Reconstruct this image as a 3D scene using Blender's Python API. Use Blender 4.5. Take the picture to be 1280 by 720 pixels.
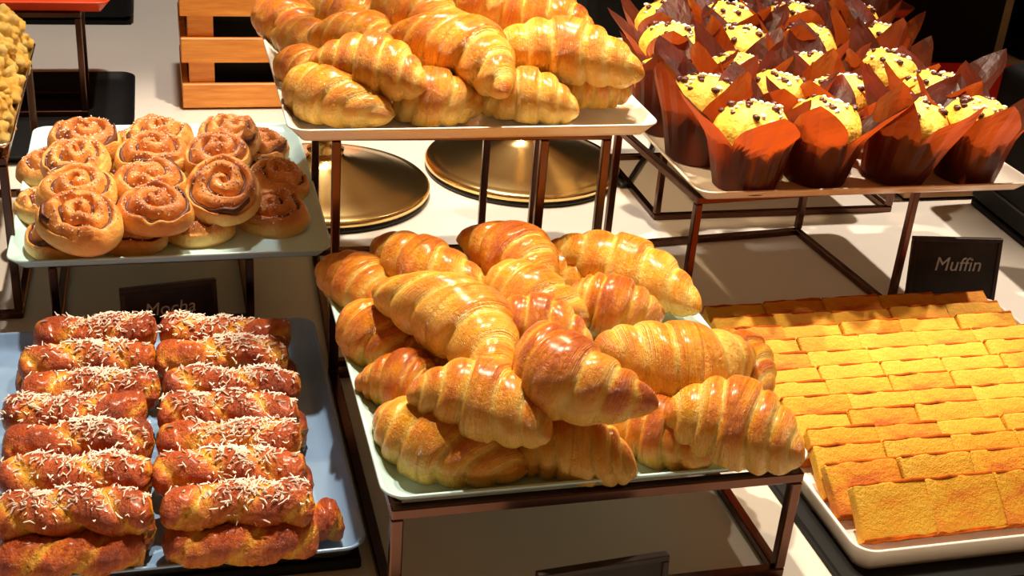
import bpy, bmesh, math, random
import numpy as np
from mathutils import Vector, Matrix, noise as mnoise

for o in list(bpy.data.objects): bpy.data.objects.remove(o)
S = bpy.context.scene
COL = S.collection
random.seed(7)
R = math.radians

# ------------------------------------------------------------------ camera
CAM_H = 0.8
FPX = 1609.4
PITCH, YAW, ROLL = R(26.705), R(-16.403), R(4.743)
fw = Vector((-math.sin(YAW)*math.cos(PITCH), math.cos(YAW)*math.cos(PITCH), -math.sin(PITCH)))
r_ = fw.cross(Vector((0, 0, 1))).normalized()
u_ = r_.cross(fw)
cr = r_*math.cos(ROLL) + u_*math.sin(ROLL)
cu = -r_*math.sin(ROLL) + u_*math.cos(ROLL)
cam = bpy.data.objects.new('camera', bpy.data.cameras.new('camera'))
COL.objects.link(cam)
cam.data.sensor_width = 36
cam.data.lens = FPX*36/1280
cam.data.clip_start = 0.05
m = Matrix((cr, cu, -fw)).transposed().to_4x4()
m.translation = (0, 0, CAM_H)
cam.matrix_world = m
S.camera = cam

def at(px, py, z):
    """world point at height z seen at photo pixel (px, py)"""
    d = cr*(px-640)/FPX - cu*(py-360)/FPX + fw
    t = (z-CAM_H)/d.z
    return Vector((0, 0, CAM_H)) + d*t

# ------------------------------------------------------------------ world and large lights
S.view_settings.view_transform = 'Standard'
S.view_settings.look = 'None'
S.view_settings.gamma = 1
S.view_settings.use_curve_mapping = False
S.view_settings.exposure = 0.33
W = bpy.data.worlds.new('world'); S.world = W
W.use_nodes = True
W.node_tree.nodes['Background'].inputs[0].default_value = (1.0, 0.44, 0.14, 1)
W.node_tree.nodes['Background'].inputs[1].default_value = 0.13

def spot(name, loc, target, power, angle, color, radius=0.03, blend=0.4):
    l = bpy.data.lights.new(name, 'SPOT')
    l.energy = power; l.spot_size = R(angle); l.spot_blend = blend
    l.color = color; l.shadow_soft_size = radius
    o = bpy.data.objects.new(name, l); COL.objects.link(o)
    o.location = loc
    o.rotation_euler = (Vector(target)-Vector(loc)).to_track_quat('-Z', 'Y').to_euler()
    return o
WARM = (1.0, 0.84, 0.64)
spot('ceiling_spot_main', (0.32, 1.85, 2.2), (0.12, 1.28, 0.1), 190, 66, WARM, .03)
spot('ceiling_spot_croissants', (0.78, 1.70, 2.2), (0.46, 1.10, 0.1), 125, 34, WARM, .03)
spot('ceiling_spot_cake', (1.15, 1.55, 2.2), (1.0, 1.05, 0.05), 34, 34, WARM, .03)
spot('ceiling_spot_muffins', (1.95, 1.80, 2.2), (1.04, 1.62, 0.1), 240, 29, (1, .86, .70), .03, .6)
spot('ceiling_spot_back', (0.1, 2.3, 2.2), (0.1, 2.45, 0.0), 100, 60, (1, .92, .82), .05)

# ------------------------------------------------------------------ helpers
def tag(o, label=None, cat=None, group=None, kind=None):
    if label: o['label'] = label
    if cat: o['category'] = cat
    if group: o['group'] = group
    if kind: o['kind'] = kind
    return o

def empty(name, loc=(0, 0, 0), rot=(0, 0, 0)):
    o = bpy.data.objects.new(name, None); COL.objects.link(o)
    o.empty_display_size = .02
    o.location = loc; o.rotation_euler = rot
    return o

def link(name, me, parent=None, mat=None):
    o = bpy.data.objects.new(name, me); COL.objects.link(o)
    if mat is not None:
        me.materials.clear(); me.materials.append(mat)
    if parent is not None: o.parent = parent
    return o

def mesh(name, verts, faces, mat=None, smooth=True):
    me = bpy.data.meshes.new(name)
    me.from_pydata([tuple(v) for v in verts], [], faces)
    if smooth: me.polygons.foreach_set('use_smooth', [True]*len(me.polygons))
    if mat is not None: me.materials.append(mat)
    me.update()
    return me

def copy_tree(o, parent=None):
    c = o.copy(); COL.objects.link(c); c.parent = parent
    for ch in o.children: copy_tree(ch, c)
    return c

def bm_mesh(name, bm, mat=None, smooth=False):
    bmesh.ops.recalc_face_normals(bm, faces=bm.faces)
    me = bpy.data.meshes.new(name); bm.to_mesh(me); bm.free()
    if smooth: me.polygons.foreach_set('use_smooth', [True]*len(me.polygons))
    if mat is not None: me.materials.append(mat)
    return me

def box_mesh(name, x0, x1, y0, y1, z0, z1, mat, bevel=0.0, seg=1, smooth=False):
    bm = bmesh.new()
    mt = Matrix.Translation(((x0+x1)/2, (y0+y1)/2, (z0+z1)/2)) @ Matrix.Diagonal((x1-x0, y1-y0, z1-z0, 1))
    bmesh.ops.create_cube(bm, size=1, matrix=mt)
    if bevel: bmesh.ops.bevel(bm, geom=bm.edges[:], offset=bevel, segments=seg, affect='EDGES', profile=.5)
    return bm_mesh(name, bm, mat, smooth)

def rrect(x0, x1, y0, y1, r, z, n=6):
    pts = []
    for cx, cy, a0 in ((x1-r, y1-r, 0), (x0+r, y1-r, 90), (x0+r, y0+r, 180), (x1-r, y0+r, 270)):
        for k in range(n+1):
            a = R(a0+90*k/n)
            pts.append((cx+r*math.cos(a), cy+r*math.sin(a), z))
    return pts

def loft_mesh(name, rings, mats, cap=True, smooth=True, closed=True, mat_of_ring=None):
    n = len(rings[0]); v = [p for r in rings for p in r]; f = []; mi = []
    for i in range(len(rings)-1):
        for k in range(n if closed else n-1):
            k2 = (k+1) % n
            f.append((i*n+k, i*n+k2, (i+1)*n+k2, (i+1)*n+k)); mi.append(mat_of_ring[i] if mat_of_ring else 0)
    if cap:
        f.append(tuple(range(n-1, -1, -1))); mi.append(mat_of_ring[0] if mat_of_ring else 0)
        f.append(tuple(range((len(rings)-1)*n, len(rings)*n))); mi.append(mat_of_ring[-1] if mat_of_ring else 0)
    me = mesh(name, v, f, None, smooth)
    for mm in (mats if isinstance(mats, (list, tuple)) else [mats]): me.materials.append(mm)
    me.polygons.foreach_set('material_index', mi)
    return me

def lathe_mesh(name, prof, mat, n=64, smooth=True):
    rings = [[(r*math.cos(2*math.pi*k/n), r*math.sin(2*math.pi*k/n), z) for k in range(n)] for r, z in prof]
    return loft_mesh(name, rings, mat, True, smooth)

def tube_mesh(name, pts, rad, mat, n=10):
    pts = [Vector(p) for p in pts]; rings = []
    up = Vector((0, 0, 1))
    for i, p in enumerate(pts):
        t = (pts[min(i+1, len(pts)-1)]-pts[max(i-1, 0)]).normalized()
        a = t.cross(up)
        if a.length < 1e-3: a = Vector((1, 0, 0))
        a.normalize(); b = a.cross(t)
        rings.append([tuple(p+(a*math.cos(2*math.pi*k/n)+b*math.sin(2*math.pi*k/n))*rad) for k in range(n)])
    return loft_mesh(name, rings, mat)

def set_attr(me, name, vals):
    a = me.attributes.new(name, 'FLOAT', 'POINT'); a.data.foreach_set('value', np.asarray(vals, dtype=np.float32))

# ------------------------------------------------------------------ materials
class NT:
    def __init__(s, name):
        s.m = bpy.data.materials.new(name); s.m.use_nodes = True
        s.t = s.m.node_tree; s.b = s.t.nodes['Principled BSDF']; s.out = s.t.nodes['Material Output']
    def n(s, ty, **kw):
        x = s.t.nodes.new(ty)
        for k, v in kw.items(): setattr(x, k, v)
        return x
    def l(s, a, b): s.t.links.new(a, b)
    def noise(s, scale, detail=4, coord='Object', vec=(1, 1, 1), rough=.55):
        tc = s.n('ShaderNodeTexCoord'); mp = s.n('ShaderNodeMapping'); no = s.n('ShaderNodeTexNoise')
        mp.inputs['Scale'].default_value = vec
        s.l(tc.outputs[coord], mp.inputs[0]); s.l(mp.outputs[0], no.inputs['Vector'])
        no.inputs['Scale'].default_value = scale; no.inputs['Detail'].default_value = detail
        no.inputs['Roughness'].default_value = rough
        return no.outputs['Fac']
    def ramp(s, fac, stops):
        r = s.n('ShaderNodeValToRGB'); cr_ = r.color_ramp
        while len(cr_.elements) < len(stops): cr_.elements.new(.5)
        for e, (p, c) in zip(cr_.elements, stops): e.position = p; e.color = (*c, 1)
        s.l(fac, r.inputs[0]); return r.outputs[0]
    def math(s, op, a, b=None, clamp=False):
        x = s.n('ShaderNodeMath', operation=op); x.use_clamp = clamp
        for i, v in enumerate((a, b)):
            if v is None: continue
            if isinstance(v, (int, float)): x.inputs[i].default_value = v
            else: s.l(v, x.inputs[i])
        return x.outputs[0]
    def bump(s, h, strength=.3, dist=.002):
        b = s.n('ShaderNodeBump'); b.inputs['Strength'].default_value = strength; b.inputs['Distance'].default_value = dist
        s.l(h, b.inputs['Height']); s.l(b.outputs[0], s.b.inputs['Normal'])
    def set(s, **kw):
        for k, v in kw.items(): s.b.inputs[k.replace('_', ' ')].default_value = v
        return s

def simple(name, col, rough=.5, metal=0, var=.12, scale=30, bump=0, spec=.5, coat=0):
    t = NT(name)
    f = t.noise(scale)
    a = tuple(c*(1-var) for c in col); b = tuple(min(1, c*(1+var)) for c in col)
    t.l(t.ramp(f, [(.3, a), (.7, b)]), t.b.inputs['Base Color'])
    t.set(Roughness=rough, Metallic=metal); t.b.inputs['Specular IOR Level'].default_value = spec
    if coat: t.b.inputs['Coat Weight'].default_value = coat; t.b.inputs['Coat Roughness'].default_value = .15
    if bump: t.bump(f, bump, .002)
    return t.m

M = {}
M['table'] = simple('table_laminate', (.62, .575, .515), .40, var=.03, scale=6)
M['mint'] = simple('mint_glaze', (.52, .76, .78), .18, var=.03, scale=10)
M['white'] = simple('white_glaze', (.86, .83, .76), .2, var=.02, scale=10)
M['cream'] = simple('cream_glaze', (.84, .78, .66), .2, var=.02, scale=10)
M['blue'] = simple('blue_grey_glaze', (.24, .40, .66), .22, var=.08, scale=14)
M['darkglaze'] = simple('dark_glaze', (.025, .024, .026), .25, var=.1)
M['red'] = simple('red_lacquer', (.62, .06, .015), .3, var=.12, scale=12)
M['redbox'] = simple('red_card', (.85, .025, .010), .55, var=.08, scale=12)
M['red_shaded'] = simple('red_lacquer_shaded', (.16, .022, .008), .45, var=.5, scale=20)  # red lacquer darkened: shade inside the back tray, put into the colour
M['copper'] = simple('bronzed_metal', (.115, .055, .038), .25, 1.0, var=.25, scale=8)
M['black'] = simple('matte_black', (.004, .004, .0045), .6, var=.2, spec=.2)
M['cable'] = simple('black_rubber', (.01, .01, .01), .4)
M['steel'] = simple('brushed_steel', (.45, .43, .40), .35, .9, var=.1)
M['silver'] = simple('silver_tray', (.75, .73, .7), .18, 1.0, var=.05)
M['brass'] = simple('polished_brass', (.88, .62, .25), .21, 1.0, var=.10, scale=5)
M['chalk'] = simple('chalk', (.40, .40, .40), .9, var=.25, scale=200)
M['signframe'] = simple('dark_sign_wood', (.022, .010, .006), .45, var=.5, scale=40, spec=.3)
M['slate'] = simple('chalkboard', (.014, .008, .006), .5, var=.7, scale=30, spec=.25)
M['floor'] = simple('dark_carpet', (.03, .025, .02), .9, var=.3)
M['wall'] = simple('dark_wall', (.02, .016, .014), .8, var=.2)
M['sugar'] = simple('sugar', (.88, .84, .80), .4, var=.05)
M['coconut'] = simple('shredded_coconut', (.86, .75, .66), .5, var=.08, scale=60)
M['chip'] = simple('chocolate_chip', (.10, .030, .024), .35, var=.5, scale=120)

def wood(name, c1, c2, c3):
    t = NT(name)
    n1 = t.noise(9, 6, vec=(1.2, 9, 14)); n2 = t.noise(70, 3, vec=(.5, 6, 10))
    f = t.math('ADD', t.math('MULTIPLY', n1, .75), t.math('MULTIPLY', n2, .25))
    t.l(t.ramp(f, [(.3, c1), (.5, c2), (.7, c3)]), t.b.inputs['Base Color'])
    t.set(Roughness=.42); t.bump(n2, .15, .001)
    return t.m
M['wood'] = wood('oiled_pine', (.60, .19, .03), (.76, .29, .045), (.86, .40, .085))
M['palewood'] = wood('pale_pine', (.36, .17, .06), (.48, .25, .095), (.58, .33, .14))

def pastry(name, stops, rough=.32, coat=.35, noise_w=.38, stripe_w=.30, bias=0, bump=.5, rnd=.2, stripe=(34, 3)):
    t = NT(name)
    at_ = t.n('ShaderNodeAttribute', attribute_name='bake')
    n1 = t.noise(34, 7, rough=.72)
    tc = t.n('ShaderNodeTexCoord'); mp = t.n('ShaderNodeMapping'); mp.inputs['Scale'].default_value = (stripe[0], stripe[1], 1)
    st = t.n('ShaderNodeTexNoise'); st.inputs['Scale'].default_value = 1; st.inputs['Detail'].default_value = 4
    st.inputs['Distortion'].default_value = .6
    t.l(tc.outputs['UV'], mp.inputs[0]); t.l(mp.outputs[0], st.inputs['Vector'])
    oi = t.n('ShaderNodeObjectInfo')
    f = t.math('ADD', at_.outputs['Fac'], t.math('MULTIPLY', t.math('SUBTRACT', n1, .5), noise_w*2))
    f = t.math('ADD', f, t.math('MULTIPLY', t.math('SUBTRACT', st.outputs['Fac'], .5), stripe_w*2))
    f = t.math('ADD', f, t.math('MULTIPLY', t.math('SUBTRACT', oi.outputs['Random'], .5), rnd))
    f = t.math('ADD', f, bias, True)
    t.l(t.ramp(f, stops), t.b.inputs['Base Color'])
    n3 = t.noise(210, 5, rough=.7); n4 = t.noise(65, 4)
    h = t.math('ADD', t.math('MULTIPLY', st.outputs['Fac'], .8), t.math('MULTIPLY', n3, 1.0))
    h = t.math('ADD', h, t.math('MULTIPLY', n4, .7))
    t.bump(h, bump, .006)
    rr = t.n('ShaderNodeMapRange'); rr.inputs[1].default_value = .35; rr.inputs[2].default_value = .65
    rr.inputs[3].default_value = rough-.12; rr.inputs[4].default_value = rough+.20
    t.l(n4, rr.inputs[0]); t.l(rr.outputs[0], t.b.inputs['Roughness'])
    t.b.inputs['Coat Weight'].default_value = coat; t.b.inputs['Coat Roughness'].default_value = .22
    return t.m
M['croissant'] = pastry('croissant_crust', [(0, (.95, .60, .12)), (.25, (.93, .44, .032)), (.46, (.84, .26, .010)), (.68, (.58, .115, .005)), (1, (.28, .04, .003))], stripe=(90, 2.4), rough=.27, bump=.75, noise_w=.52, stripe_w=.36, coat=.35, bias=-.06, rnd=.26)
M['twist'] = pastry('twist_crust', [(0, (.85, .42, .03)), (.28, (.68, .19, .012)), (.50, (.46, .07, .005)), (1, (.17, .018, .003))], rough=.38, coat=.25, stripe=(14, 9), noise_w=.5, bump=.8, bias=.05)
M['roll'] = pastry('roll_crust', [(0, (.92, .58, .17)), (.35, (.84, .38, .08)), (.6, (.62, .20, .035)), (1, (.24, .05, .01))], rough=.42, coat=.2, stripe=(6, 14), stripe_w=.2, noise_w=.42, bump=.5)
M['filling'] = simple('cinnamon_filling', (.11, .027, .011), .5, var=.5, scale=150, bump=.5)
M['crumble'] = pastry('yellow_crumble', [(0, (.95, .72, .22)), (.4, (.90, .54, .07)), (1, (.60, .2, .01))], rough=.6, coat=0, stripe_w=.0, bump=.8)

def sponge():
    t = NT('sponge_crumb')
    n = t.noise(30, 6, vec=(.55, 1, 1.3), rough=.65); n2 = t.noise(230, 3, rough=.8); oi = t.n('ShaderNodeObjectInfo')
    f = t.math('ADD', t.math('MULTIPLY', n, .9), t.math('MULTIPLY', oi.outputs['Random'], .22))
    t.l(t.ramp(f, [(.36, (.50, .115, .004)), (.46, (.62, .235, .006)), (.56, (.64, .325, .012)), (.75, (.66, .39, .03))]), t.b.inputs['Base Color'])
    t.set(Roughness=.75); t.bump(n2, .7, .003); return t.m
M['sponge'] = sponge()
M['cakecrust'] = simple('baked_cake_crust', (.36, .075, .006), .8, var=.7, scale=45, bump=.4, spec=.1)
def muffincrumb():
    t = NT('muffin_crumb')
    n = t.noise(60, 5); n2 = t.noise(160, 4)
    t.l(t.ramp(n, [(.3, (.80, .36, .02)), (.5, (.92, .58, .06)), (.7, (.95, .70, .18))]), t.b.inputs['Base Color'])
    t.set(Roughness=.6); t.bump(n2, .8, .004); return t.m
M['muffin'] = muffincrumb()
def paper():
    t = NT('brown_baking_paper')
    n = t.noise(24, 5); n2 = t.noise(9, 3, vec=(6, 6, 1))
    c = t.ramp(n, [(.3, (.024, .010, .008)), (.7, (.052, .018, .012))])
    t.l(c, t.b.inputs['Base Color']); t.set(Roughness=.42); t.bump(n2, .5, .006)
    tr = t.n('ShaderNodeBsdfTranslucent'); tr.inputs[0].default_value = (.60, .085, .010, 1)
    mx = t.n('ShaderNodeMixShader'); mx.inputs[0].default_value = .33
    t.l(t.b.outputs[0], mx.inputs[1]); t.l(tr.outputs[0], mx.inputs[2]); t.l(mx.outputs[0], t.out.inputs[0])
    return t.m
M['paper'] = paper()
def glow():
    t = NT('warm_bulb'); t.b.inputs['Emission Color'].default_value = (1, .7, .35, 1); t.b.inputs['Emission Strength'].default_value = 6
    t.l(t.ramp(t.noise(5), [(0, (1, .8, .5)), (1, (1, .85, .6))]), t.b.inputs['Base Color']); return t.m
M['bulb'] = glow()

# ------------------------------------------------------------------ setting
o = link('floor', box_mesh('floor', -4, 5, -1.5, 5.5, -.95, -.9, M['floor'])); tag(o, kind='structure')
o = link('wall_back', box_mesh('wall_back', -4, 5, 5.5, 5.6, -.9, 2.8, M['wall'])); tag(o, kind='structure')
tb = empty('buffet_table', (0.5, 1.8, -.9))
tag(tb, 'long cream laminate buffet table carrying every tray and rack', 'table')
link('tabletop', box_mesh('tabletop', -2.2, 2.4, -1.35, 1.7, .86, .9, M['table'], .006, 2), tb)
link('apron', box_mesh('apron', -2.1, 2.3, -1.25, 1.6, .02, .86, M['black'], .004), tb)

# ------------------------------------------------------------------ trays and racks
def tray(name, x0, x1, y0, y1, ztop, h, mats, label, cat='tray', r=.022, lip=.020, base_in=.016, group=None, wall=.0045, z_in=.0045):
    """rounded platter with flared rim; mats = (inside, outside)"""
    zb = ztop-h; t = wall
    P = [(base_in, zb), (base_in*.72, zb+h*.25), (base_in*.25, zb+h*.7), (0, ztop-.002), (.0004, ztop-.0006), (.0015, ztop),
         (t*.7, ztop-.0003), (t, ztop-.0018), (lip*.55, zb+z_in+h*.30), (lip*.85, zb+z_in+h*.06), (lip+.003, zb+z_in), (lip+.012, zb+z_in)]
    cx, cy = (x0+x1)/2, (y0+y1)/2
    rings = [rrect(x0+i-cx, x1-i-cx, y0+i-cy, y1-i-cy, max(r-i, .004), z-zb, 7) for i, z in P]
    mo = [1 if k < 3 else 0 for k in range(len(P)-1)]
    me = loft_mesh(name, rings, list(mats), True, True, mat_of_ring=mo)
    o = link(name, me); o.location = (cx, cy, zb)
    tag(o, label, cat, group)
    return o

def rack(x0, x1, y0, y1, z, label, bar=.010, extra=(), group=None, name='display_rack', base=0.0, rz=0.0):
    """wire box stand: square bars, four top rails, four bottom rails, legs"""
    cx, cy = (x0+x1)/2, (y0+y1)/2
    e = empty(name, (cx, cy, base), (0, 0, R(rz))); tag(e, label, 'rack', group); z -= base
    b = bar/2; g = .0004
    def bx(n, a0, a1, b0, b1, c0, c1): link(n, box_mesh(n, a0-cx, a1-cx, b0-cy, b1-cy, c0, c1, M['copper'], .0012, 1), e)
    for zz, n in ((z-bar, 'top_rail'), (0.0, 'bottom_rail')):
        for yy in (y0, y1): bx(n, x0-b, x1+b, yy-b, yy+b, zz, zz+bar)
        for xx in (x0, x1): bx(n, xx-b, xx+b, y0+b+g, y1-b-g, zz, zz+bar)
    for xx in (x0, x1)+tuple(extra):
        for yy in (y0, y1): bx('leg', xx-b, xx+b, yy-b, yy+b, bar+g, z-bar-g)
    return e

# front croissant tray (mint)
CT = dict(x0=.162, x1=.568, y0=.884, y1=1.342, z=.14)
tray('serving_tray', CT['x0'], CT['x1'], CT['y0'], CT['y1'], CT['z'], .016, (M['mint'], M['mint']), 'pale mint glazed tray under the large front pile of croissants')
rack(.176, .556, .893, 1.32, .124, 'dark bronze wire rack lifting the mint croissant tray', bar=.011)
# rolls tray (mint)
RT = dict(x0=-.19, x1=.19, y0=1.432, y1=1.888, z=.115)
tray('serving_tray', RT['x0'], RT['x1'], RT['y0'], RT['y1'], RT['z'], .016, (M['mint'], M['mint']), 'pale mint glazed tray holding the sugared cinnamon rolls')
rack(-.142, .09, 1.470, 1.80, .099, 'dark bronze wire rack under the cinnamon roll tray')
# top croissant tray (white)
TT = dict(x0=.123, x1=.545, y0=1.300, y1=1.725, z=.319)
tray('serving_tray', TT['x0'], TT['x1'], TT['y0'], TT['y1'], TT['z'], .018, (M['white'], M['white']), 'white glazed tray raised highest with bright croissants on it')
rack(.186, .498, 1.338, 1.65, .301, 'tall six legged bronze wire rack in front of the brass lamps', extra=(.424,), rz=-2.4)
# muffin trays (cream)
MT = dict(x0=.628, x1=1.108, y0=1.352, y1=1.672, z=.21)
tray('serving_tray', MT['x0'], MT['x1'], MT['y0'], MT['y1'], MT['z'], .016, (M['cream'], M['cream']), 'cream glazed tray with muffins beside the raised croissants')
rack(.630, .956, 1.392, 1.648, .194, 'bronze wire rack straddling the dark shadow under the muffins', rz=4.5)
BT = dict(x0=.68, x1=1.16, y0=1.70, y1=2.02, z=.21)
tray('serving_tray', BT['x0'], BT['x1'], BT['y0'], BT['y1'], BT['z'], .016, (M['cream'], M['cream']), 'second cream tray carrying the back rows of muffins')
rack(.737, 1.146, 1.735, 1.99, .194, 'bronze wire rack standing by the black cable behind the muffin rack')
# cake tray (white)
KT = dict(x0=.628, x1=1.092, y0=.868, y1=1.362, z=.036)
tray('serving_tray', KT['x0'], KT['x1'], KT['y0'], KT['y1'], KT['z'], .026, (M['white'], M['white']), 'deep white tray tiled with yellow sponge cake slices', lip=.012, base_in=.006)
o = link('serving_board', box_mesh('serving_board', .612, 1.12, .84, 1.352, 0, .0098, M['black'], .002)); tag(o, 'low black board under the white sponge cake tray', 'board')
# twist tray (blue)
WT = dict(x0=-.275, x1=.163, y0=.955, y1=1.412, z=.034)
tray('serving_tray', WT['x0'], WT['x1'], WT['y0'], WT['y1'], WT['z'], .022, (M['blue'], M['darkglaze']), 'blue grey tray holding two columns of sugared pastry twists')
o = link('serving_board', box_mesh('serving_board', -.28, .158, .965, 1.40, 0, .0118, M['black'], .002)); tag(o, 'low black board under the blue grey twist tray', 'board')

# ------------------------------------------------------------------ croissants
def croissant_mesh(seed, bend=.016, L=.15, rad=.0340):
    rg = random.Random(seed)
    NS, NT_ = 84, 44
    bnd = [0, .24+rg.uniform(-.05, .05), .54+rg.uniform(-.05, .05), .80+rg.uniform(-.03, .03), 1.10]
    ph = rg.uniform(0, 6.28); tw = rg.uniform(.09, .15)
    v = []; bake = []; uv = []
    off = Vector((seed*3.1, seed*1.7, 0))
    skew = rg.uniform(-.12, .12)
    for i in range(NS+1):
        t0 = -1+2*i/NS
        t = math.copysign(1-(1-abs(t0))**1.25, t0)
        ax = L/2*t
        ay = bend*(1-t*t*1.15) - bend*.5
        az = -.004*abs(t)**2*1.5
        env = max(0.0, 1-abs(t-skew*(1-t*t))**1.9)**.70
        env = env*.96 + .085*max(0.0, 1-abs(t)**30)
        for j in range(NT_):
            th = 2*math.pi*j/NT_
            nz = mnoise.noise(Vector((t*2.6, math.cos(th)*.9, math.sin(th)*.9))+off)
            tt = abs(t + tw*math.sin(th+ph)*.8) + .035*nz + .03*math.cos(2*th+ph)
            tt = min(max(tt, 0), 1.05)
            k = max(q for q in range(len(bnd)-1) if bnd[q] <= tt)
            q = (tt-bnd[k])/(bnd[k+1]-bnd[k])
            if k == 0: bmp = 1-q**10; qq = 1
            else: bmp = (1-(1-q)**2.6)*(1-q**9); qq = q
            rr = rad*(env*(.875+.175*bmp) + .035*mnoise.noise(Vector((t*5, math.cos(th)*1.6, math.sin(th)*1.6))+off*2))
            if abs(t) > .995: rr = rad*.02
            y = rr*math.cos(th)*1.04; z = rr*math.sin(th)*.94
            if z < -rad*.62: z = -rad*.62 + (z+rad*.62)*.25
            v.append((ax, ay+y, az+z))
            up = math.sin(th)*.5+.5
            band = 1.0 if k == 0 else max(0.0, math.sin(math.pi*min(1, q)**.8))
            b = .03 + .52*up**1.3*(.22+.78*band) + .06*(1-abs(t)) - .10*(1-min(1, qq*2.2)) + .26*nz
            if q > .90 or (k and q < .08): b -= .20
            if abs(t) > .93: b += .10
            bake.append(b); uv.append((tt*1.2+(3 if t < 0 else 0), th/(2*math.pi)))
    f = []
    for i in range(NS):
        for j in range(NT_):
            j2 = (j+1) % NT_
            f.append((i*NT_+j, (i+1)*NT_+j, (i+1)*NT_+j2, i*NT_+j2))
    f.append(tuple(range(NT_))); f.append(tuple(range((NS+1)*NT_-1, NS*NT_-1, -1)))
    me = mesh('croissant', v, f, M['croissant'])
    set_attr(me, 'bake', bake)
    ul = me.uv_layers.new(name='UVMap')
    li = np.zeros(len(me.loops), dtype=np.int32); me.loops.foreach_get('vertex_index', li)
    ul.data.foreach_set('uv', np.array(uv, dtype=np.float32)[li].ravel())
    return me
CR = [croissant_mesh(s, b) for s, b in ((1, .012), (2, .020), (3, .028), (4, .006), (5, .016), (6, .034))]

def put_croissant(a, b, za, zb, kind, label, group, fat=1.0, roll=0, flip=False):
    A = at(*a, za); B = at(*b, zb)
    d = B-A; L = d.length
    o = link('croissant', CR[kind]); c = (A+B)/2
    o.location = c
    rz = math.atan2(d.y, d.x) + (math.pi if flip else 0)
    ry = -math.atan2(d.z, math.hypot(d.x, d.y)) * (-1 if flip else 1)
    o.rotation_mode = 'XYZ'
    o.rotation_euler = (R(roll), ry, rz)
    s = L/.15
    o.scale = (s, fat, fat)
    tag(o, label, 'croissant', group)
    return o
G1 = 'croissants piled on the mint tray'
FRONT = [
 ((404,327),(498,387),0.152,0.152,3,1.0,'small dark baked croissant in the back corner of the mint tray beside the rolls',0,False),
 ((462,300),(612,370),0.180,0.175,0,1.05,'glossy croissant with a pointed tip in the back row by the brass lamp base',0,True),
 ((585,286),(694,360),0.195,0.185,4,1.1,'upright bulging croissant at the back centre below the tall rack legs',0,False),
 ((685,301),(882,378),0.180,0.168,0,1.1,'longest pale gold croissant pointing from back row towards the sponge cake',0,False),
 ((427,390),(532,447),0.152,0.152,4,1.0,'pale short croissant on the mint tray edge below the dark corner one',0,True),
 ((492,350),(648,476),0.206,0.202,2,1.2,'big chestnut streaked croissant slanting over the left half of the mint tray pile',0,False),
 ((606,340),(735,400),0.202,0.197,4,1.0,'pale yellow croissant behind the topmost one at the middle of the pile',0,True),
 ((708,364),(828,396),0.197,0.193,1,1.0,'small orange croissant nestled under the longest pale gold one',0,True),
 ((598,396),(745,426),0.198,0.198,0,.95,'half hidden croissant squeezed between two big ones in the pile middle',0,False),
 ((645,416),(802,513),0.226,0.214,5,1.15,'topmost curved croissant crowning the mint tray pile, deeply ridged',0,True),
 ((750,438),(955,456),0.198,0.186,5,1.28,'wide crescent croissant with brown ridges near the sponge cake side',0,True),
 ((455,463),(548,500),0.152,0.152,1,.95,'small pale croissant end poking out at the mint tray edge, half buried',0,False),
 ((515,476),(695,533),0.195,0.193,0,1.08,'straight spindle croissant lying on the front left of the mint pile',0,False),
 ((462,517),(655,587),0.149,0.149,4,1.08,'pale croissant on the bottom layer at the front corner of the mint tray',0,True),
 ((632,557),(798,573),0.149,0.149,1,1.0,'bottom layer croissant at the middle of the mint tray front rim',0,False),
 ((762,515),(895,567),0.151,0.151,3,1.05,'shaded bottom layer croissant tucked under the rounded corner croissant',0,False),
 ((832,500),(1010,564),0.186,0.176,3,1.22,'rounded smooth croissant resting over the mint tray corner near the cake',0,False),
 ((868,427),(968,485),0.154,0.154,0,1.0,'croissant tip at the mint tray edge beside the sponge cake',0,False),
]
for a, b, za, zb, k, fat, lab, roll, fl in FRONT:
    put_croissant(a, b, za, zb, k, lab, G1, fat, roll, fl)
for a, b in (((640,328),(760,368)), ((500,428),(600,472)), ((560,400),(660,470)), ((680,380),(800,420)), ((640,480),(760,520)), ((560,345),(680,385))):
    put_croissant(a, b, .149, .149, 0, 'golden croissant buried in the bottom layer of the mint tray pile', 'buried croissants')
G2 = 'croissants piled on the raised white tray'
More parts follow.
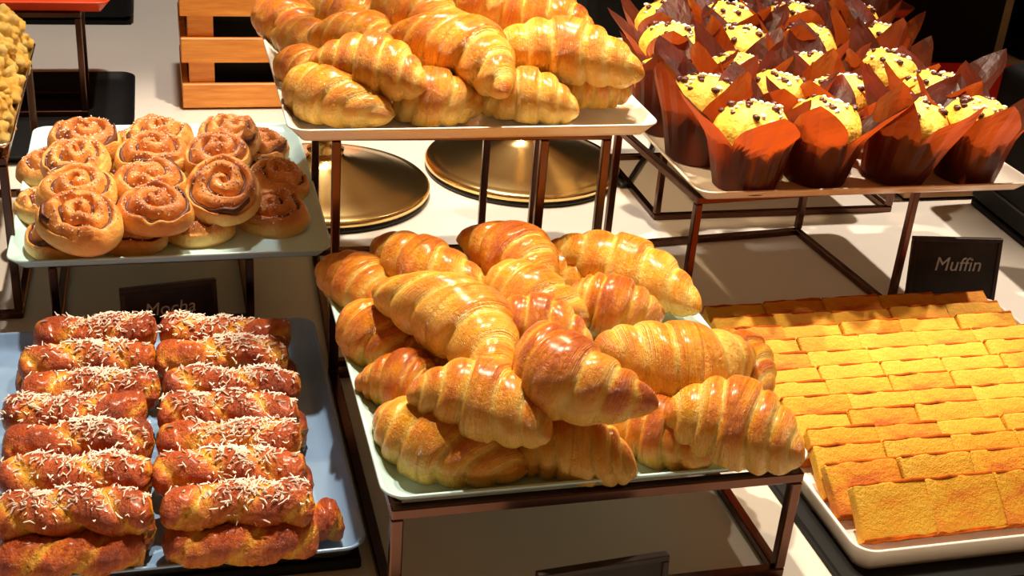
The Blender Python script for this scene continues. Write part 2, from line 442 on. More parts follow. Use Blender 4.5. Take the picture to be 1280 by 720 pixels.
TOP = [
 ((322,7),(408,43),0.336,0.336,4,1.0,'yellow croissant at the back corner of the white tray beside the crate'),
 ((392,7),(500,37),0.363,0.360,1,1.0,'croissant in the back row on the white tray, behind the pale ridged one'),
 ((350,37),(420,75),0.336,0.336,0,.9,'short yellow croissant on the white tray rim beside the crate slats'),
 ((398,35),(505,69),0.366,0.360,2,1.0,'pale ridged croissant above the spindle croissant on the white tray'),
 ((390,69),(538,101),0.366,0.362,0,1.12,'brown tipped spindle croissant at the front left of the white tray'),
 ((498,35),(652,103),0.380,0.366,2,1.25,'large orange croissant at the front middle of the white tray'),
 ((612,49),(808,85),0.376,0.368,3,1.2,'brightest long croissant overhanging the white tray towards the muffins'),
 ((354,99),(484,141),0.333,0.333,4,1.05,'greenish gold bottom croissant at the white tray front corner'),
 ((470,114),(608,126),0.333,0.333,1,1.05,'shadowed bottom croissant along the white tray front rim'),
 ((590,115),(726,131),0.333,0.333,0,1.0,'bottom croissant below the brightest long one on the white tray'),
 ((690,107),(790,107),0.336,0.336,3,.95,'bottom croissant beside the bare white tray corner'),
 ((596,3),(748,35),0.378,0.373,0,1.15,'overexposed croissant at the back of the white tray by the black boxes'),
 ((462,-1),(580,31),0.388,0.383,4,1.15,'very bright croissant at the top centre of the white tray pile'),
 ((352,73),(402,99),0.336,0.336,3,.8,'small croissant end on the white tray rim above the front corner one'),
 ((545,-15),(660,11),0.388,0.383,1,1.1,'bright croissant furthest back on the white tray pile'),
 ((340,-19),(450,7),0.348,0.348,2,1.0,'croissant at the far rim of the white tray behind the crate corner'),
]
for a, b, za, zb, k, fat, lab in TOP:
    put_croissant(a, b, za, zb, k, lab, G2, fat, 0, k in (1, 4))
for a, b in (((450,80),(560,100)), ((560,70),(680,90)), ((480,40),(600,60)), ((600,40),(720,60))):
    put_croissant(a, b, .333, .333, 0, 'golden croissant buried in the bottom layer on the white tray', 'buried croissants on the white tray')

# ------------------------------------------------------------------ pastry twists
def twist_mesh(seed, L=.15, rad=.0195):
    rg = random.Random(seed*11); NS, NT_ = 64, 32
    turns = rg.uniform(1.1, 1.6)*rg.choice((1, 1, -1)); ph = rg.uniform(0, 6.28)
    off = Vector((seed*5.3, 2.2, seed))
    v = []; bake = []; uv = []
    for i in range(NS+1):
        t = -1+2*i/NS; x = L/2*t
        e = max(0, 1-abs(t)**14)**.5; e = e*.98+.02 if abs(t) < 1 else .05
        for j in range(NT_):
            th = 2*math.pi*j/NT_
            c2 = math.cos(2*(th - turns*math.pi*t - ph)); lobe = abs(math.cos(th - turns*math.pi*t - ph))
            n = mnoise.noise(Vector((t*3, math.cos(th), math.sin(th)))+off)
            n2 = mnoise.noise(Vector((t*9, 2.5*math.cos(th), 2.5*math.sin(th)))+off)
            rr = rad*e*(.76+.30*lobe**.6+.13*n+.09*n2)
            y = rr*math.cos(th)*1.12; z = rr*math.sin(th)*.95
            if z < -rad*.6: z = -rad*.6+(z+rad*.6)*.3
            v.append((x+rad*.12*n2, y+.003*math.sin(3*t+ph), z))
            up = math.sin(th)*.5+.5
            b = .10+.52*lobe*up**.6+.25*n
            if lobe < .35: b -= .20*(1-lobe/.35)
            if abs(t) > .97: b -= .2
            bake.append(b); uv.append((t*1.0+th/6.28*.4, th/6.28))
    f = [(i*NT_+j, (i+1)*NT_+j, (i+1)*NT_+(j+1) % NT_, i*NT_+(j+1) % NT_) for i in range(NS) for j in range(NT_)]
    f.append(tuple(range(NT_))); f.append(tuple(range((NS+1)*NT_-1, NS*NT_-1, -1)))
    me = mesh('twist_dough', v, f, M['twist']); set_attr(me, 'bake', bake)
    ul = me.uv_layers.new(name='UVMap'); li = np.zeros(len(me.loops), dtype=np.int32); me.loops.foreach_get('vertex_index', li)
    ul.data.foreach_set('uv', np.array(uv, dtype=np.float32)[li].ravel())
    # shredded topping lying on the upper side
    sv = []; sf = []
    npieces = 215
    cxs = [rg.uniform(-.5, .5) for _ in range(3)]
    for _ in range(npieces):
        tt = max(-.92, min(.92, rg.choice(cxs)+rg.gauss(0, .33)))
        i = int((tt+1)/2*NS); j = int((math.pi/2+rg.gauss(0, .62))/(2*math.pi)*NT_) % NT_
        p = Vector(v[i*NT_+j]); nrm = Vector((0, p.y, p.z)).normalized()
        a = rg.uniform(0, 6.28); d1 = Vector((math.cos(a), math.sin(a), rg.uniform(-.3, .45))).normalized()
        d2 = nrm.cross(d1).normalized() if nrm.cross(d1).length > .01 else Vector((0, 1, 0))
        ln = rg.uniform(.003, .011); w = rg.uniform(.0006, .0012); cv = rg.uniform(-.002, .002)
        p = p + nrm*.0008
        b0 = len(sv)
        for s_, wv in ((-1, .6), (0, 1), (1, .6)):
            c = p + d1*ln*.5*s_ + d2*cv*(1-s_*s_)
            for q in (d2*w*wv, nrm*w*1.1*wv, -d2*w*wv): sv.append(c+q)
        for s_ in (0, 3):
            for q in range(3):
                q2 = (q+1) % 3
                sf.append((b0+s_+q, b0+s_+3+q, b0+s_+3+q2, b0+s_+q2))
        sf.append((b0, b0+1, b0+2)); sf.append((b0+8, b0+7, b0+6))
    sm = mesh('coconut_shreds', sv, sf, M['coconut'], False)
    return me, sm
TW = [twist_mesh(s) for s in range(1, 8)]
def put_twist(a, b, z, k, label, group, shreds=True, fat=1.0, zb=None):
    A = at(*a, z); B = at(*b, z if zb is None else zb); d = B-A
    e = empty('pastry_twist', (A+B)/2, (0, -math.atan2(d.z, math.hypot(d.x, d.y)), math.atan2(d.y, d.x)))
    e.scale = (d.length/.15, fat, fat)
    link('twisted_dough', TW[k][0], e)
    if shreds: tag(link('coconut_shreds', TW[k][1], e), kind='stuff')
    tag(e, label, 'pastry', group)
ordn = ['back', 'second', 'third', 'fourth', 'fifth', 'sixth', 'seventh', 'front']
LC = [((42,420),(196,414)), ((24,456),(196,448)), ((26,490),(201,486)), ((2,522),(184,514)), ((4,556),(193,552)), ((-2,594),(189,597)), ((-6,643),(191,640)), ((-8,700),(181,688))]
RC = [((199,414),(363,422)), ((194,447),(361,444)), ((204,479),(375,487)), ((199,514),(373,519)), ((196,552),(376,552)), ((191,590),(383,588)), ((200,637),(393,627)), ((204,685),(399,668))]
TZ = [.068, .070, .070, .070, .071, .070, .069, .040]
for i in range(8):
    w = ('%s twist' % ordn[i]) if i in (0, 7) else '%s twist from the back' % ordn[i]
    put_twist(*LC[i], TZ[i], i % 7, 'sugared pastry twist, %s of the column far from the croissants' % w, 'pastry twists', i < 7, 1.08)
    put_twist(*RC[i], TZ[i], (i+3) % 7, 'sugared pastry twist, %s of the column nearer the croissants' % w, 'pastry twists', i < 7, 1.08)
put_twist((318,668), (426,646), .037, 2, 'bare twist end poking out at the blue tray corner', 'pastry twists', False, 1.0)
for a, b in (((20,476),(190,468)), ((12,545),(185,538)), ((5,610),(190,606)), ((15,665),(195,660)), ((200,470),(372,470)), ((205,540),(385,536)), ((205,612),(392,604)),
             ((40,440),(190,436)), ((210,440),(360,440))):
    put_twist(a, b, .037, 4, 'pastry twist of the bottom layer, mostly covered by the twists above', 'bottom layer pastry twists', False)

# ------------------------------------------------------------------ cinnamon rolls
def roll_meshes(seed, rad=.0455, h=.038):
    rg = random.Random(seed*17); NR, NT_ = 40, 72
    pitch = .0190; ph = rg.uniform(0, 1); off = Vector((seed*4.1, seed, 0))
    v = []; bake = []; uv = []
    def top(r, th):
        ru = r/rad
        n = mnoise.noise(Vector((r*60*math.cos(th), r*60*math.sin(th), 0))+off)
        ph_ = r/pitch - th/(2*math.pi) + ph + .10*n
        fr = ph_-math.floor(ph_)
        ridge = 1-abs(2*fr-1)**3
        dome = h*(.72+.28*(1-ru**2)) + .006*n
        edge = max(0, 1-ru**7)**.5
        return (dome-.016*(1-ridge)*(1 if ru < .9 else .3))*(.25+.75*edge), ridge, n
    for i in range(NR+1):
        for j in range(NT_):
            th = 2*math.pi*j/NT_
            r = rad*(i/NR)**.85
            wob = 1+.05*math.sin(th*2+seed)+.03*math.sin(3*th+2*seed)
            z, ridge, n = top(r, th)
            v.append((r*wob*math.cos(th), r*wob*math.sin(th), z))
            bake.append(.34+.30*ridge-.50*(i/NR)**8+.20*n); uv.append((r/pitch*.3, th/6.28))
    nr = NR+1
    for zz, ss in ((h*.12, .99), (0, .92)):
        for j in range(NT_):
            th = 2*math.pi*j/NT_; wob = 1+.05*math.sin(th*2+seed)+.03*math.sin(3*th+2*seed)
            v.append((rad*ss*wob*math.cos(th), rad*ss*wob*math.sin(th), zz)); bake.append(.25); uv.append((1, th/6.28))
        nr += 1
    f = [(i*NT_+j, (i+1)*NT_+j, (i+1)*NT_+(j+1) % NT_, i*NT_+(j+1) % NT_) for i in range(nr-1) for j in range(NT_)]
    f.append(tuple(range((nr-1)*NT_, nr*NT_)))
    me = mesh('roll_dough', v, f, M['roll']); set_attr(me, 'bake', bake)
    ul = me.uv_layers.new(name='UVMap'); li = np.zeros(len(me.loops), dtype=np.int32); me.loops.foreach_get('vertex_index', li)
    ul.data.foreach_set('uv', np.array(uv, dtype=np.float32)[li].ravel())
    # cinnamon filling strip sitting in the spiral groove
    fv = []; ff = []; N = 120; tmax = 2*math.pi*1.9
    for k in range(N+1):
        th = 2*math.pi*(ph+.32)+k/N*tmax
        r = pitch*(th/(2*math.pi)-ph)
        r = max(.005, min(rad*.84, r))
        wob = 1+.05*math.sin(th*2+seed)+.03*math.sin(3*th+2*seed)
        n = mnoise.noise(Vector((r*60*math.cos(th), r*60*math.sin(th), 0))+off)
        r2 = max(.002, r-.10*n*pitch)
        zz = top(r2, th)[0]; w = .0022+.0009*math.sin(5*th)
        for dr, dz in ((-w, -.001), (-w*.7, .0072), (w*.7, .0072), (w, -.001)):
            fv.append(((r2+dr)*wob*math.cos(th), (r2+dr)*wob*math.sin(th), zz+dz))
    for k in range(N):
        for q in range(3): ff.append((k*4+q, k*4+4+q, k*4+5+q, k*4+1+q))
    fm = mesh('filling', fv, ff, M['filling'])
    sv = []; sf = []
    for _ in range(170):
        r = rad*.85*math.sqrt(rg.random()); th = rg.uniform(0, 6.28)
        z = top(r, th)[0]; s = rg.uniform(.0006, .0014); b0 = len(sv)
        c = Vector((r*math.cos(th), r*math.sin(th), z+s*.6)); a = rg.uniform(0, 1.5)
        for dx, dy, dz in ((1, 0, 0), (-1, 0, 0), (0, 1, 0), (0, -1, 0), (0, 0, 1), (0, 0, -1)):
            sv.append((c.x+s*(dx*math.cos(a)-dy*math.sin(a)), c.y+s*(dx*math.sin(a)+dy*math.cos(a)), c.z+s*dz))
        for t3 in ((0, 2, 4), (2, 1, 4), (1, 3, 4), (3, 0, 4), (2, 0, 5), (1, 2, 5), (3, 1, 5), (0, 3, 5)): sf.append(tuple(b0+q for q in t3))
    gm = mesh('sugar_grains', sv, sf, M['sugar'], False)
    return me, fm, gm
RM = [roll_meshes(s) for s in range(1, 6)]
def put_roll(px, py, ztop, k, rot, tilt, label, s=1.0):
    p = at(px, py, ztop); hh = .038*s
    e = empty('cinnamon_roll', (p.x, p.y, ztop-hh), (R(tilt[0]), R(tilt[1]), 0))
    e.rotation_euler = (Matrix.Rotation(R(tilt[0]), 3, 'X') @ Matrix.Rotation(R(tilt[1]), 3, 'Y') @ Matrix.Rotation(R(rot), 3, 'Z')).to_euler()
    e.scale = (s, s, s)
    link('dough', RM[k][0], e); link('cinnamon_filling', RM[k][1], e); tag(link('sugar_grains', RM[k][2], e), kind='stuff')
    tag(e, label, 'cinnamon roll', 'cinnamon rolls on the mint tray')
ROLLS = [
 (76,272,.143,0,20,(4,0),'flattened bottom cinnamon roll at the free front corner of its tray',.97),
 (163,268,.143,1,140,(6,0),'pale bottom cinnamon roll at the tray front with sugar in its swirl',.95),
 (248,258,.143,2,60,(6,0),'small bottom cinnamon roll at the tray front above the dark sign',.95),
 (343,244,.143,3,200,(10,-8),'dark shaded cinnamon roll nearest the tray corner by the brass lamp',1.0),
 (345,203,.146,4,10,(8,10),'shaded cinnamon roll on the bottom layer between corner roll and crate',1.0),
 (322,163,.150,1,80,(0,10),'dark cinnamon roll of the bottom layer at the back by the white tray',1.0),
 (60,236,.143,2,0,(0,0),'cinnamon roll of the bottom layer peeking out at the free tray side, near the front',.95),
 (62,190,.143,3,90,(0,0),'cinnamon roll of the bottom layer peeking out at the free tray side, near the back',.95),
 (98,248,.186,0,300,(16,4),'big open swirl cinnamon roll tipped forward over the front corner',1.08),
 (95,214,.190,1,230,(14,2),'round knobbed cinnamon roll behind the big open swirl one',1.03),
 (93,180,.186,2,120,(10,0),'cinnamon roll second from the back in the row at the free tray side',1.0),
 (104,153,.184,3,30,(6,0),'neatly coiled cinnamon roll at the back beside the black tray',1.05),
 (192,238,.182,4,250,(10,0),'cinnamon roll with a flat coiled lid at the front middle',.98),
 (187,206,.186,0,180,(8,0),'pale cinnamon roll in the middle, behind the flat lidded one',.98),
 (190,170,.186,1,20,(10,0),'sugar coated cinnamon roll second from the back in the middle row',1.03),
 (196,150,.184,2,90,(4,0),'cinnamon roll at the back middle in front of the wooden crate',1.05),
 (277,208,.188,3,330,(28,0),'steeply tipped cinnamon roll with dark nutty filling',1.1),
 (270,172,.188,4,160,(12,0),'cinnamon roll behind the steeply tipped one with dark filling',1.0),
 (286,148,.186,0,60,(8,6),'cinnamon roll with a domed brown knob against the crate',1.0),
]
for a in ROLLS: put_roll(*a[:6], a[6], a[7])
for px, py in ((165,235), (165,195), (250,225), (250,185), (170,163), (110,163)):
    put_roll(px, py, .142, 2, px, (0, 0), 'cinnamon roll of the bottom layer hidden under the upper rolls', .95)

# ------------------------------------------------------------------ muffins
def wrapper_mesh(seed):
    rg = random.Random(seed*23); NT_, NZ = 56, 12
    fl = [rg.uniform(.006, .032) for _ in range(4)]; hh = [rg.uniform(.036, .058) for _ in range(4)]
    wv = [rg.uniform(-1, 1) for _ in range(4)]; off = Vector((seed*6.1, seed, 2))
    v = []
    for i in range(NZ+1):
        u = i/NZ
        for j in range(NT_):
            th = 2*math.pi*j/NT_; q = th/(math.pi/2); k = int(q) % 4; a = (q-int(q))-.5
            w = 1-abs(a)*2
            pet = w**.80
            z = (.050+hh[k]*pet)*u
            if z < .050: rr = .031+.0105*z/.050; ex = 0
            else:
                ex = (z-.050)/.06; rr = .0415+fl[k]*ex*1.35+.004*ex
            zz = min(1, z/.05)
            rr += .0050*(w-.45)*zz*(1+.6*ex)                      # creased corner folds
            rr += .0012*math.cos(14*th)*zz
            rr += .0050*mnoise.noise(Vector((2.4*math.cos(th), 2.4*math.sin(th), z*38))+off)*zz*(.35+ex)
            tw = wv[k]*.10*ex
            v.append((rr*math.cos(th+tw), rr*math.sin(th+tw), z+.001))
    f = [(i*NT_+j, i*NT_+(j+1) % NT_, (i+1)*NT_+(j+1) % NT_, (i+1)*NT_+j) for i in range(NZ) for j in range(NT_)]
    f.append(tuple(range(NT_-1, -1, -1)))
    return mesh('paper_wrapper', v, f, M['paper'], False)
def cake_mesh(seed):
    rg = random.Random(seed*29); NT_, NR = 40, 16; off = Vector((seed*2.3, seed*.7, 0)); v = []
    for i in range(NR+1):
        r = .0385*i/NR
        for j in range(NT_):
            th = 2*math.pi*j/NT_
            z = .055+.029*max(0, 1-(r/.0390)**2.4)**.6 + .004*mnoise.noise(Vector((r*70*math.cos(th), r*70*math.sin(th), 0))+off)
            v.append((r*math.cos(th), r*math.sin(th), z))
    for j in range(NT_):
        th = 2*math.pi*j/NT_; v.append((.0265*math.cos(th), .0265*math.sin(th), .003))
    n = NR+2
    f = [(i*NT_+j, (i+1)*NT_+j, (i+1)*NT_+(j+1) % NT_, i*NT_+(j+1) % NT_) for i in range(n-1) for j in range(NT_)]
    f.append(tuple(range((n-1)*NT_, n*NT_)))
    me = mesh('muffin_crumb', v, f, M['muffin'])
    def bits(name, cnt, mat, s0, s1):
        bm = bmesh.new()
        for _ in range(cnt):
            r = .031*math.sqrt(rg.random()); th = rg.uniform(0, 6.28)
            i = int(round(r/.0385*NR)); j = int(th/6.2832*NT_) % NT_
            p = Vector(v[i*NT_+j]); s = rg.uniform(s0, s1)
            bmesh.ops.create_icosphere(bm, subdivisions=1, radius=s, matrix=Matrix.Translation(p+Vector((0, 0, s*.25))) @ Matrix.Rotation(rg.uniform(0, 3), 4, 'Z') @ Matrix.Diagonal((1.3, .85, .8, 1)))
        return bm_mesh(name, bm, mat, True)
    return me, bits('chocolate_pieces', 13, M['chip'], .0024, .0052), bits('sugar_crystals', 20, M['sugar'], .0014, .0034)
WM = [wrapper_mesh(s) for s in range(1, 7)]
KM = [cake_mesh(s) for s in range(1, 5)]
def put_muffin(x, y, z, k, rot, label, s=1.0, tilt=(0, 0)):
    s *= 1.22
    e = empty('muffin', (x, y, z)); e.scale = (s, s, s)
    e.rotation_euler = (R(tilt[0]), R(tilt[1]), R(rot))
    link('paper_wrapper', WM[k % 6], e)
    c = link('muffin_crumb', KM[k % 4][0], e); tag(link('chocolate_pieces', KM[k % 4][1], c), kind='stuff'); tag(link('sugar_crystals', KM[k % 4][2], c), kind='stuff')
    tag(e, label, 'muffin', 'muffins in brown tulip papers')
zM = MT['z']-.016+.0045
MUF = [
 (.708,1.400,zM,0,40,'muffin whose tall paper peak hides its crumb, at the cream tray front corner',1.06,(0,0)),
 (.815,1.415,zM,1,12,'muffin in front row wrapped by a wide glowing orange paper flap',1.04,(0,0)),
 (.925,1.412,zM,2,75,'muffin showing a broad yellow dome with chocolate pieces, front row',1.08,(10,0)),
 (1.035,1.408,zM,3,30,'dark shaded muffin at the front row end beside the black box',1.05,(0,0)),
 (.682,1.500,zM,4,60,'muffin with round speckled dome beside the bright overhanging croissant',1.08,(0,0)),
 (.795,1.520,zM,5,20,'muffin second in the second row, behind the tall paper peak',1.05,(0,0)),
 (.890,1.515,zM,0,80,'muffin third in the second row between folded papers',1.02,(0,0)),
 (1.035,1.520,zM,1,50,'muffin with sharp paper corner in the second row near the red box',1.05,(0,0)),
 (.672,1.610,zM,2,10,'muffin behind the round speckled one at the cream tray edge',1.0,(0,0)),
 (.780,1.620,zM,3,70,'muffin second in the third row with folded paper corners',1.02,(0,0)),
 (.900,1.620,zM,4,33,'muffin third in the third row with curled paper',1.02,(0,0)),
 (1.020,1.622,zM,5,58,'muffin with pale lit paper point at the end of the third row',1.06,(0,0)),
 (.735,1.760,zM,0,25,'muffin at the corner of the back cream tray by the black boxes',1.05,(0,0)),
 (.850,1.765,zM,2,66,'muffin second in the first row of the back cream tray',1.0,(0,0)),
 (.960,1.765,zM,3,5,'muffin third in the first row of the back cream tray',1.03,(0,0)),
 (1.075,1.765,zM,4,42,'muffin at the first row end of the back cream tray',1.05,(0,0)),
 (.770,1.880,zM,5,15,'muffin in the last row of the back cream tray beside the lamp cable',1.05,(0,0)),
 (.880,1.885,zM,1,62,'muffin second in the last row of the back cream tray',1.05,(0,0)),
 (.990,1.885,zM,0,35,'muffin third in the last row of the back cream tray',1.05,(0,0)),
 (1.100,1.885,zM,2,78,'muffin at the last row end below the dark red tray',1.05,(0,0)),
]
for x, y, z, k, rot, lab, s, tl in MUF: put_muffin(x, y, z, k, rot, lab, s, tl)

# ------------------------------------------------------------------ sponge cake slices
def slice_mesh(seed, w, h, t):
    rg = random.Random(seed); bm = bmesh.new()
    bmesh.ops.create_cube(bm, size=1, matrix=Matrix.Translation((0, 0, h/2)) @ Matrix.Diagonal((w, t, h, 1)))
    bmesh.ops.bevel(bm, geom=bm.edges[:], offset=.0022, segments=2, affect='EDGES', profile=.6)
    bmesh.ops.subdivide_edges(bm, edges=[e for e in bm.edges if e.calc_length() > .02], cuts=4, use_grid_fill=True)
    for vv in bm.verts:
        n = mnoise.noise_vector(vv.co*45+Vector((seed*7, 0, 0)))
        vv.co += n*.0016
    me = bm_mesh('sponge', bm, M['sponge'], True)
    cr2 = []
    for z0, z1 in ((h-.0028, h+.0014), (-.001, .0026)):
        bm = bmesh.new()
        bmesh.ops.create_cube(bm, size=1, matrix=Matrix.Translation((rg.uniform(-.001, .001), 0, (z0+z1)/2)) @ Matrix.Diagonal((w*.985, t*1.03, z1-z0, 1)))
        bmesh.ops.bevel(bm, geom=bm.edges[:], offset=.001, segments=1, affect='EDGES')
        bmesh.ops.subdivide_edges(bm, edges=[e for e in bm.edges if e.calc_length() > .02], cuts=5, use_grid_fill=True)
        for vv in bm.verts: vv.co += mnoise.noise_vector(vv.co*60+Vector((seed*3, 5, 0)))*.0018
        cr2.append(bm_mesh('crust', bm, M['cakecrust'], True))
    return me, cr2[0], cr2[1]
SW, SH, ST = .0825, .057, .0145
SL = [slice_mesh(s, SW, SH, ST) for s in range(1, 6)]
NROW = 13; zf = KT['z']-.026+.0045+.001
rown = ['front', 'first', 'second', 'third', 'fourth', 'fifth', 'sixth', 'seventh', 'eighth', 'ninth', 'tenth', 'eleventh', 'back']
rg = random.Random(5)
for i in range(NROW):
    sh = rg.uniform(-.008, .008) if i else 0
    for j in range(5):
        lean = 63+rg.uniform(-5, 3)*(i > 0)-(16 if i == 0 else 10 if i == 1 else 5 if i == 2 else 0)
        x = KT['x0']+.062+SW*1.002*j + sh + rg.uniform(-.001, .001)
        y = KT['y0']+(.040+.0327*i if i else .032)
        e = empty('sponge_slice', (x, y, zf+.0065), (-R(lean), 0, R(rg.uniform(-1.2, 1.2))))
        k = rg.randrange(5)
        link('sponge', SL[k][0], e); link('crust', SL[k][1], e); link('crust', SL[k][2], e)
        col = ['nearest the croissants', 'second from the croissants', 'middle of five', 'fourth from the croissants', 'furthest from the croissants'][j]
        if i == 0: lab = 'sponge slice showing its whole cut face, front row, ' + col
        elif i == 12: lab = 'sponge slice in the back row by the Muffin sign, ' + col
        else: lab = 'sponge slice in the %s row behind the front row, %s' % (rown[i], col)
        tag(e, lab, 'cake slice', 'sponge cake slices')

# ------------------------------------------------------------------ brass heat lamps
def heat_lamp(x, y, hx, hy, hz, label):
    e = empty('heat_lamp', (x, y, 0)); tag(e, label, 'lamp')
    link('base_foot', lathe_mesh('base_foot', [(.150, 0), (.163, .001), (.164, .006), (.160, .0075)], M['cable'], 96), e)
    link('base', lathe_mesh('base', [(.158, .0076), (.164, .010), (.1645, .017), (.160, .021), (.152, .0215), (.148, .0235), (.120, .030), (.080, .041), (.045, .053), (.030, .060), (.026, .066)], M['brass'], 96), e)
    link('collar', lathe_mesh('collar', [(.026, .0662), (.029, .068), (.029, .073), (.019, .077), (.019, .098), (.022, .100), (.022, .106), (.0135, .109)], M['brass'], 48), e)
    top = hz+.16
    link('pole', lathe_mesh('pole', [(.012, .1092), (.012, top-.06)], M['brass'], 32), e)
    dx, dy = hx-x, hy-y
    pts = []
    for k in range(25):
        s = k/24; a = math.pi*s
        pts.append((dx*(1-math.cos(a))/2, dy*(1-math.cos(a))/2, top-.06+.12*math.sin(a)))
    link('arm', tube_mesh('arm', pts, .011, M['brass'], 16), e)
    sh = link('shade', lathe_mesh('shade', [(.088, 0), (.090, .002), (.084, .03), (.060, .075), (.030, .098), (.016, .104), (.014, .102), (.028, .095), (.057, .072), (.081, .028), (.086, .002)], M['brass'], 64), e)
    sh.location = (dx, dy, hz)
    bl = link('bulb', lathe_mesh('bulb', [(.004, .016), (.022, .022), (.030, .040), (.028, .055), (.016, .078), (.013, .094)], M['bulb'], 32), e)
    bl.location = (dx, dy, hz)
    return e
heat_lamp(.235, 1.885, .25, 1.60, .86, 'brass heat lamp whose round base stands next to the cinnamon rolls')
heat_lamp(.575, 1.955, .60, 1.62, .86, 'brass heat lamp whose round base stands by the black cable')
spot('heat_lamp_light', (.25, 1.60, .865), (.27, 1.52, 0), 52, 105, (1, .72, .42), .028, .5)
spot('heat_lamp_light', (.60, 1.62, .865), (.50, 1.45, 0), 46, 105, (1, .72, .42), .028, .5)

# cable of the lamp
P = [at(765,215,.008), at(780,232,.005), at(800,205,.005), at(816,180,.005), at(808,150,.005), at(790,130,.005), at(775,105,.005)]
pts = []
for i in range(len(P)-1):
    p0 = P[max(i-1, 0)]; p1 = P[i]; p2 = P[i+1]; p3 = P[min(i+2, len(P)-1)]
    for k in range(8):
        t = k/8
        pts.append(.5*((2*p1)+(p2-p0)*t+(2*p0-5*p1+4*p2-p3)*t*t+(3*p1-p0-3*p2+p3)*t**3))
o = link('power_cable', tube_mesh('power_cable', pts, .0045, M['cable'])); tag(o, 'black looping power cable on the table beside a brass lamp base', 'cable')

# ------------------------------------------------------------------ signs
def text_mesh(body, size, shear=.15):
    cu_ = bpy.data.curves.new('lettering', 'FONT'); cu_.body = body; cu_.size = size; cu_.shear = shear
    cu_.align_x = 'CENTER'; cu_.align_y = 'CENTER'; cu_.extrude = .0003
    to = bpy.data.objects.new('tmp', cu_); COL.objects.link(to)
    dg = bpy.context.evaluated_depsgraph_get()
    me = bpy.data.meshes.new_from_object(to.evaluated_get(dg))
    bpy.data.objects.remove(to)
    return me
def sign(a, b, h, lean, text, label, size=.026, ty=.5, tx=0.0):
    a = Vector(a); b = Vector(b); d = b-a; w = d.length
    e = empty('table_sign', ((a.x+b.x)/2, (a.y+b.y)/2, .001), (0, 0, 0))
    e.rotation_euler = (Matrix.Rotation(math.atan2(d.y, d.x), 3, 'Z') @ Matrix.Rotation(-R(lean), 3, 'X')).to_euler()
    tag(e, label, 'sign')
    link('panel', box_mesh('panel', -w/2+.003, w/2-.003, 0, .005, .003, h-.003, M['slate']), e)
    fr = .006
    for x0, x1, z0, z1 in ((-w/2, w/2, h-fr, h), (-w/2, w/2, 0, fr), (-w/2, -w/2+fr, fr, h-fr), (w/2-fr, w/2, fr, h-fr)):
        link('frame_strip', box_mesh('frame_strip', x0, x1, -.002, .007, z0, z1, M['signframe'], .0008), e)
    if text:
        t = link('lettering', text_mesh(text, size), e, M['chalk'])
        t.rotation_euler = (math.pi/2, 0, 0); t.location = (tx, -.0006, h*ty)
    return e
sA, sB = at(1141,390,0), at(1252,392,0)
sign((sA.x, sA.y+.022, 0), (sB.x, sB.y+.022, 0), .098, 12, 'Muffin', 'dark framed chalkboard sign reading Muffin behind the sponge cake', .028, .60, .004)
sign((-.064, 1.428, 0), (.050, 1.446, 0), .069, 10, 'Mocha', 'dark chalkboard sign reading Mocha behind the pastry twists', .023, .55, .000)
sA, sB = at(672,716,.085), at(838,694,.085)
sign((sA.x, sA.y-.012, 0), (sB.x, sB.y-.008, 0), .085, 6, None, 'dark framed sign standing in front of the mint croissant tray rack')

# ------------------------------------------------------------------ wooden crate
def crate(x0, x1, y0, y1, label):
    e = empty('wooden_crate', ((x0+x1)/2, (y0+y1)/2, 0)); tag(e, label, 'crate')
    w = (x1-x0)/2; d = (y1-y0)/2; t = .011; pw = .045
    H = .30; sh = .0445; gap = (H-.004-4*sh)/3
    zs = [.004+k*(sh+gap) for k in range(4)]
    for z in zs:
        link('slat', box_mesh('slat', -w, w, -d, -d+t, z, z+sh, M['wood'], .0015), e)
        link('slat', box_mesh('slat', -w, w, d-t, d, z, z+sh, M['wood'], .0015), e)
        for s in (-1, 1):
            xx = s*(w-.006)
            link('slat', box_mesh('slat', xx-.006, xx+.006, -d+t+.0005, d-t-.0005, z, z+sh, M['wood'], .0015), e)
    for s in (-1, 1):
        for q in (-1, 1):
            xa, xb = sorted((s*(w-.0125), s*(w-.0125-pw)))
            ya, yb = sorted((q*(d-t-.0005), q*(d-t-.0125)))
            link('corner_post', box_mesh('corner_post', xa, xb, ya, yb, .002, H, M['wood'], .001), e)
    link('base_board', box_mesh('base_board', -w+.014, w-.014, -d+t+.014, d-t-.014, .004, .014, M['wood']), e)
    link('shade_lid', box_mesh('shade_lid', -w, w, -d, d, H+.0005, H+.012, M['wood'], .0015), e)  # unseen lid, added to keep light out of the crate
    return e
crate(.028, .36, 2.275, 2.52, 'orange pine slatted crate behind the cinnamon rolls')
o = link('crate_shade_block', box_mesh('crate_shade_block', -.12, .12, -.075, .075, 0, .26, M['black'], .004)); o.location = (.195, 2.405, .0145); tag(o, 'added black block standing in for the shade inside the slatted pine crate', 'box')  # added black block, stands in for the dark shade seen between the slats

# wooden box and black boxes at the right
e = empty('wooden_box', (1.275, 1.88, 0)); tag(e, 'low pale pine box on the table beyond the muffin rack', 'box')
for x0, x1, y0, y1 in ((-.08, .08, -.11, -.1), (-.08, .08, .1, .11), (-.08, -.07, -.0995, .0995), (.07, .08, -.0995, .0995)):
    link('side_board', box_mesh('side_board', x0, x1, y0, y1, .006, .085, M['palewood'], .0015), e)
link('base_board', box_mesh('base_board', -.075, .075, -.105, .105, 0, .0055, M['black']), e)

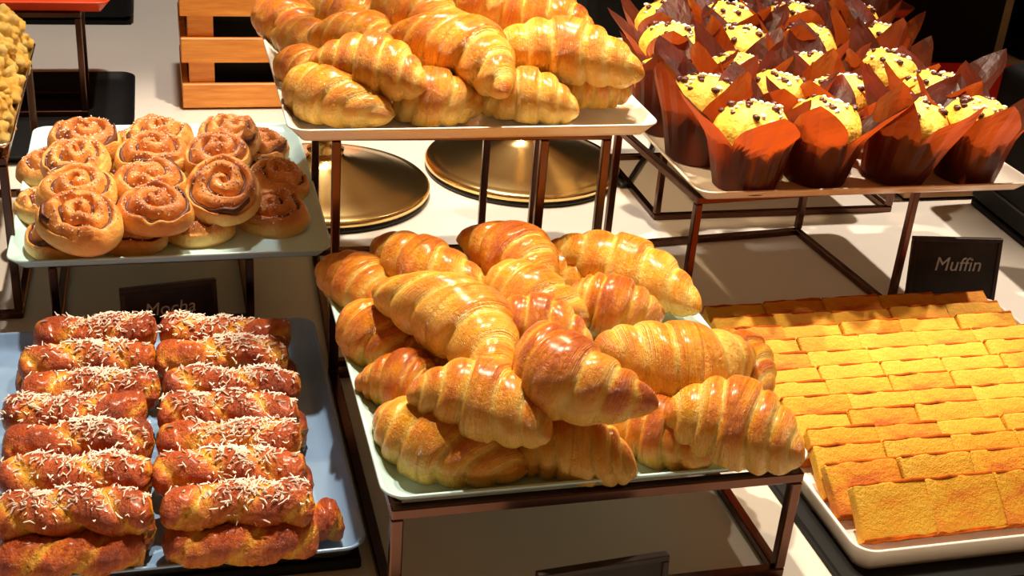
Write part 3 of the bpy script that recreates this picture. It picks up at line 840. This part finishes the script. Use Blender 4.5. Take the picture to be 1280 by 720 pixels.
def black_box(x0, x1, y0, y1, h, rz, label, chamfer=.02):
    w, d = (x1-x0)/2, (y1-y0)/2
    e = empty('black_case', ((x0+x1)/2, (y0+y1)/2, 0), (0, 0, R(rz))); tag(e, label, 'case')
    rings = [rrect(-w+i, w-i, -d+i, d-i, .02, z, 4) for i, z in ((.012, .012), (0, .022), (0, h*.72), (0, h-.01), (.01, h))]
    link('body', loft_mesh('body', rings, M['black']), e)
    link('foot_plate', box_mesh('foot_plate', -w+.006, w-.006, -d+.006, d-.006, 0, .0115, M['black'], .002), e)
    link('trim_strip', box_mesh('trim_strip', -w-.0012, -w+.002, -d+.03, d-.03, h*.2, h*.2+.004, M['cable']), e)
    return e
black_box(1.295, 1.62, 1.44, 1.745, .25, -4, 'black case on the table beyond the Muffin sign')
black_box(.80, 1.12, 2.35, 2.62, .34, 0, 'tall black case behind the back row of muffins')
black_box(1.42, 1.86, 2.52, 2.92, .42, 0, 'large black case behind the red box')
black_box(1.95, 2.35, 2.55, 2.95, .45, 0, 'black case beyond the grey metal post')
p = at(1246, 54, 0)
e = empty('metal_post', (1.905, 2.60, 0)); tag(e, 'grey metal post between two black cases', 'post')
link('foot', box_mesh('foot', -.03, .03, -.03, .03, 0, .006, M['steel'], .002), e)
link('upright', box_mesh('upright', -.016, .016, -.016, .016, .0062, .5, M['steel'], .003), e)

e = empty('red_box', (1.72, 2.20, 0), (0, 0, R(-4))); tag(e, 'bright red box with a dark band behind the muffins', 'box')
link('body', box_mesh('body', -.19, .19, -.12, .12, 0, .035, M['redbox'], .004, 2), e)
link('band', box_mesh('band', -.185, .185, -.115, .115, .0352, .050, M['black']), e)
link('lid', box_mesh('lid', -.195, .195, -.125, .125, .0502, .066, M['redbox'], .004, 2), e)

# red tray at the back, its inner shade painted as dark red; its rack
tray('serving_tray', 1.13, 1.425, 2.20, 2.44, .215, .022, (M['red_shaded'], M['red']), 'dark red lacquered tray, inner shade painted in, raised behind the muffins')
rack(1.17, 1.39, 2.22, 2.42, .193, 'bronze wire rack under the dark red tray')
# orange red tray at the back left, its rack
tray('serving_tray', -.42, -.085, 2.225, 2.50, .208, .020, (M['red'], M['red']), 'orange red lacquered tray above the black slab at the far side')
rack(-.38, -.138, 2.24, 2.34, .188, 'bronze wire rack under the orange red tray', base=.0052)
# black flat things
def slab(x0, x1, y0, y1, h, label, name='black_tray'):
    cx, cy = (x0+x1)/2, (y0+y1)/2
    o = tray(name, x0, x1, y0, y1, h, h-.0005, (M['black'], M['black']), label, r=.03, lip=.02)
    o.location.z = .0005
    return o
slab(-.40, -.055, 2.02, 2.455, .016, 'flat black tray on the table behind the cinnamon rolls')
black_box(-.45, -.06, 2.82, 3.05, .12, 0, 'low black case at the far side of the table')

# ------------------------------------------------------------------ crumbly yellow bites at the left
LT = dict(x0=-.50, x1=-.178, y0=1.50, y1=1.93, z=.232)
tray('serving_tray', LT['x0'], LT['x1'], LT['y0'], LT['y1'], LT['z'], .018, (M['silver'], M['silver']), 'silver tray heaped with crumbly yellow bites')
rack(-.47, -.19, 1.512, 1.90, .214, 'dark bronze wire rack under the silver tray')
def lump_mesh(seed):
    bm = bmesh.new(); bmesh.ops.create_icosphere(bm, subdivisions=4, radius=1)
    bk = []
    off = Vector((seed*3.3, 1, seed))
    for vv in bm.verts:
        d = vv.co.normalized()
        c = 1-min(1, mnoise.voronoi(d*1.25+off)[0][0]*1.5)
        n = mnoise.noise(d*4+off)
        vv.co = d*(.017*(.75+.55*c+.12*n)); bk.append(.45-.55*c+.35*n)
    me = bm_mesh('crumble_bite', bm, M['crumble'], True); set_attr(me, 'bake', bk); me.uv_layers.new(name='UVMap')
    return me
LM = [lump_mesh(s) for s in range(1, 6)]
rg = random.Random(3)
for row in range(9):
    y = 1.535+.045*row
    for k in range(3):
        for lay in range(2):
            x = -.202-.034*k-(.010 if lay else 0)+rg.uniform(-.005, .005)
            o = link('crumble_bite', LM[rg.randrange(5)]); o.location = (x, y+rg.uniform(-.006, .006)+.02*lay, .2265+.010+.026*lay)
            o.rotation_euler = (rg.uniform(0, 6), rg.uniform(0, 6), rg.uniform(0, 6)); s = rg.uniform(1.15, 1.45); o.scale = (s, s, s)
            tag(o, 'crumbly yellow bite heaped on the silver tray', 'pastry', 'crumbly yellow bites')
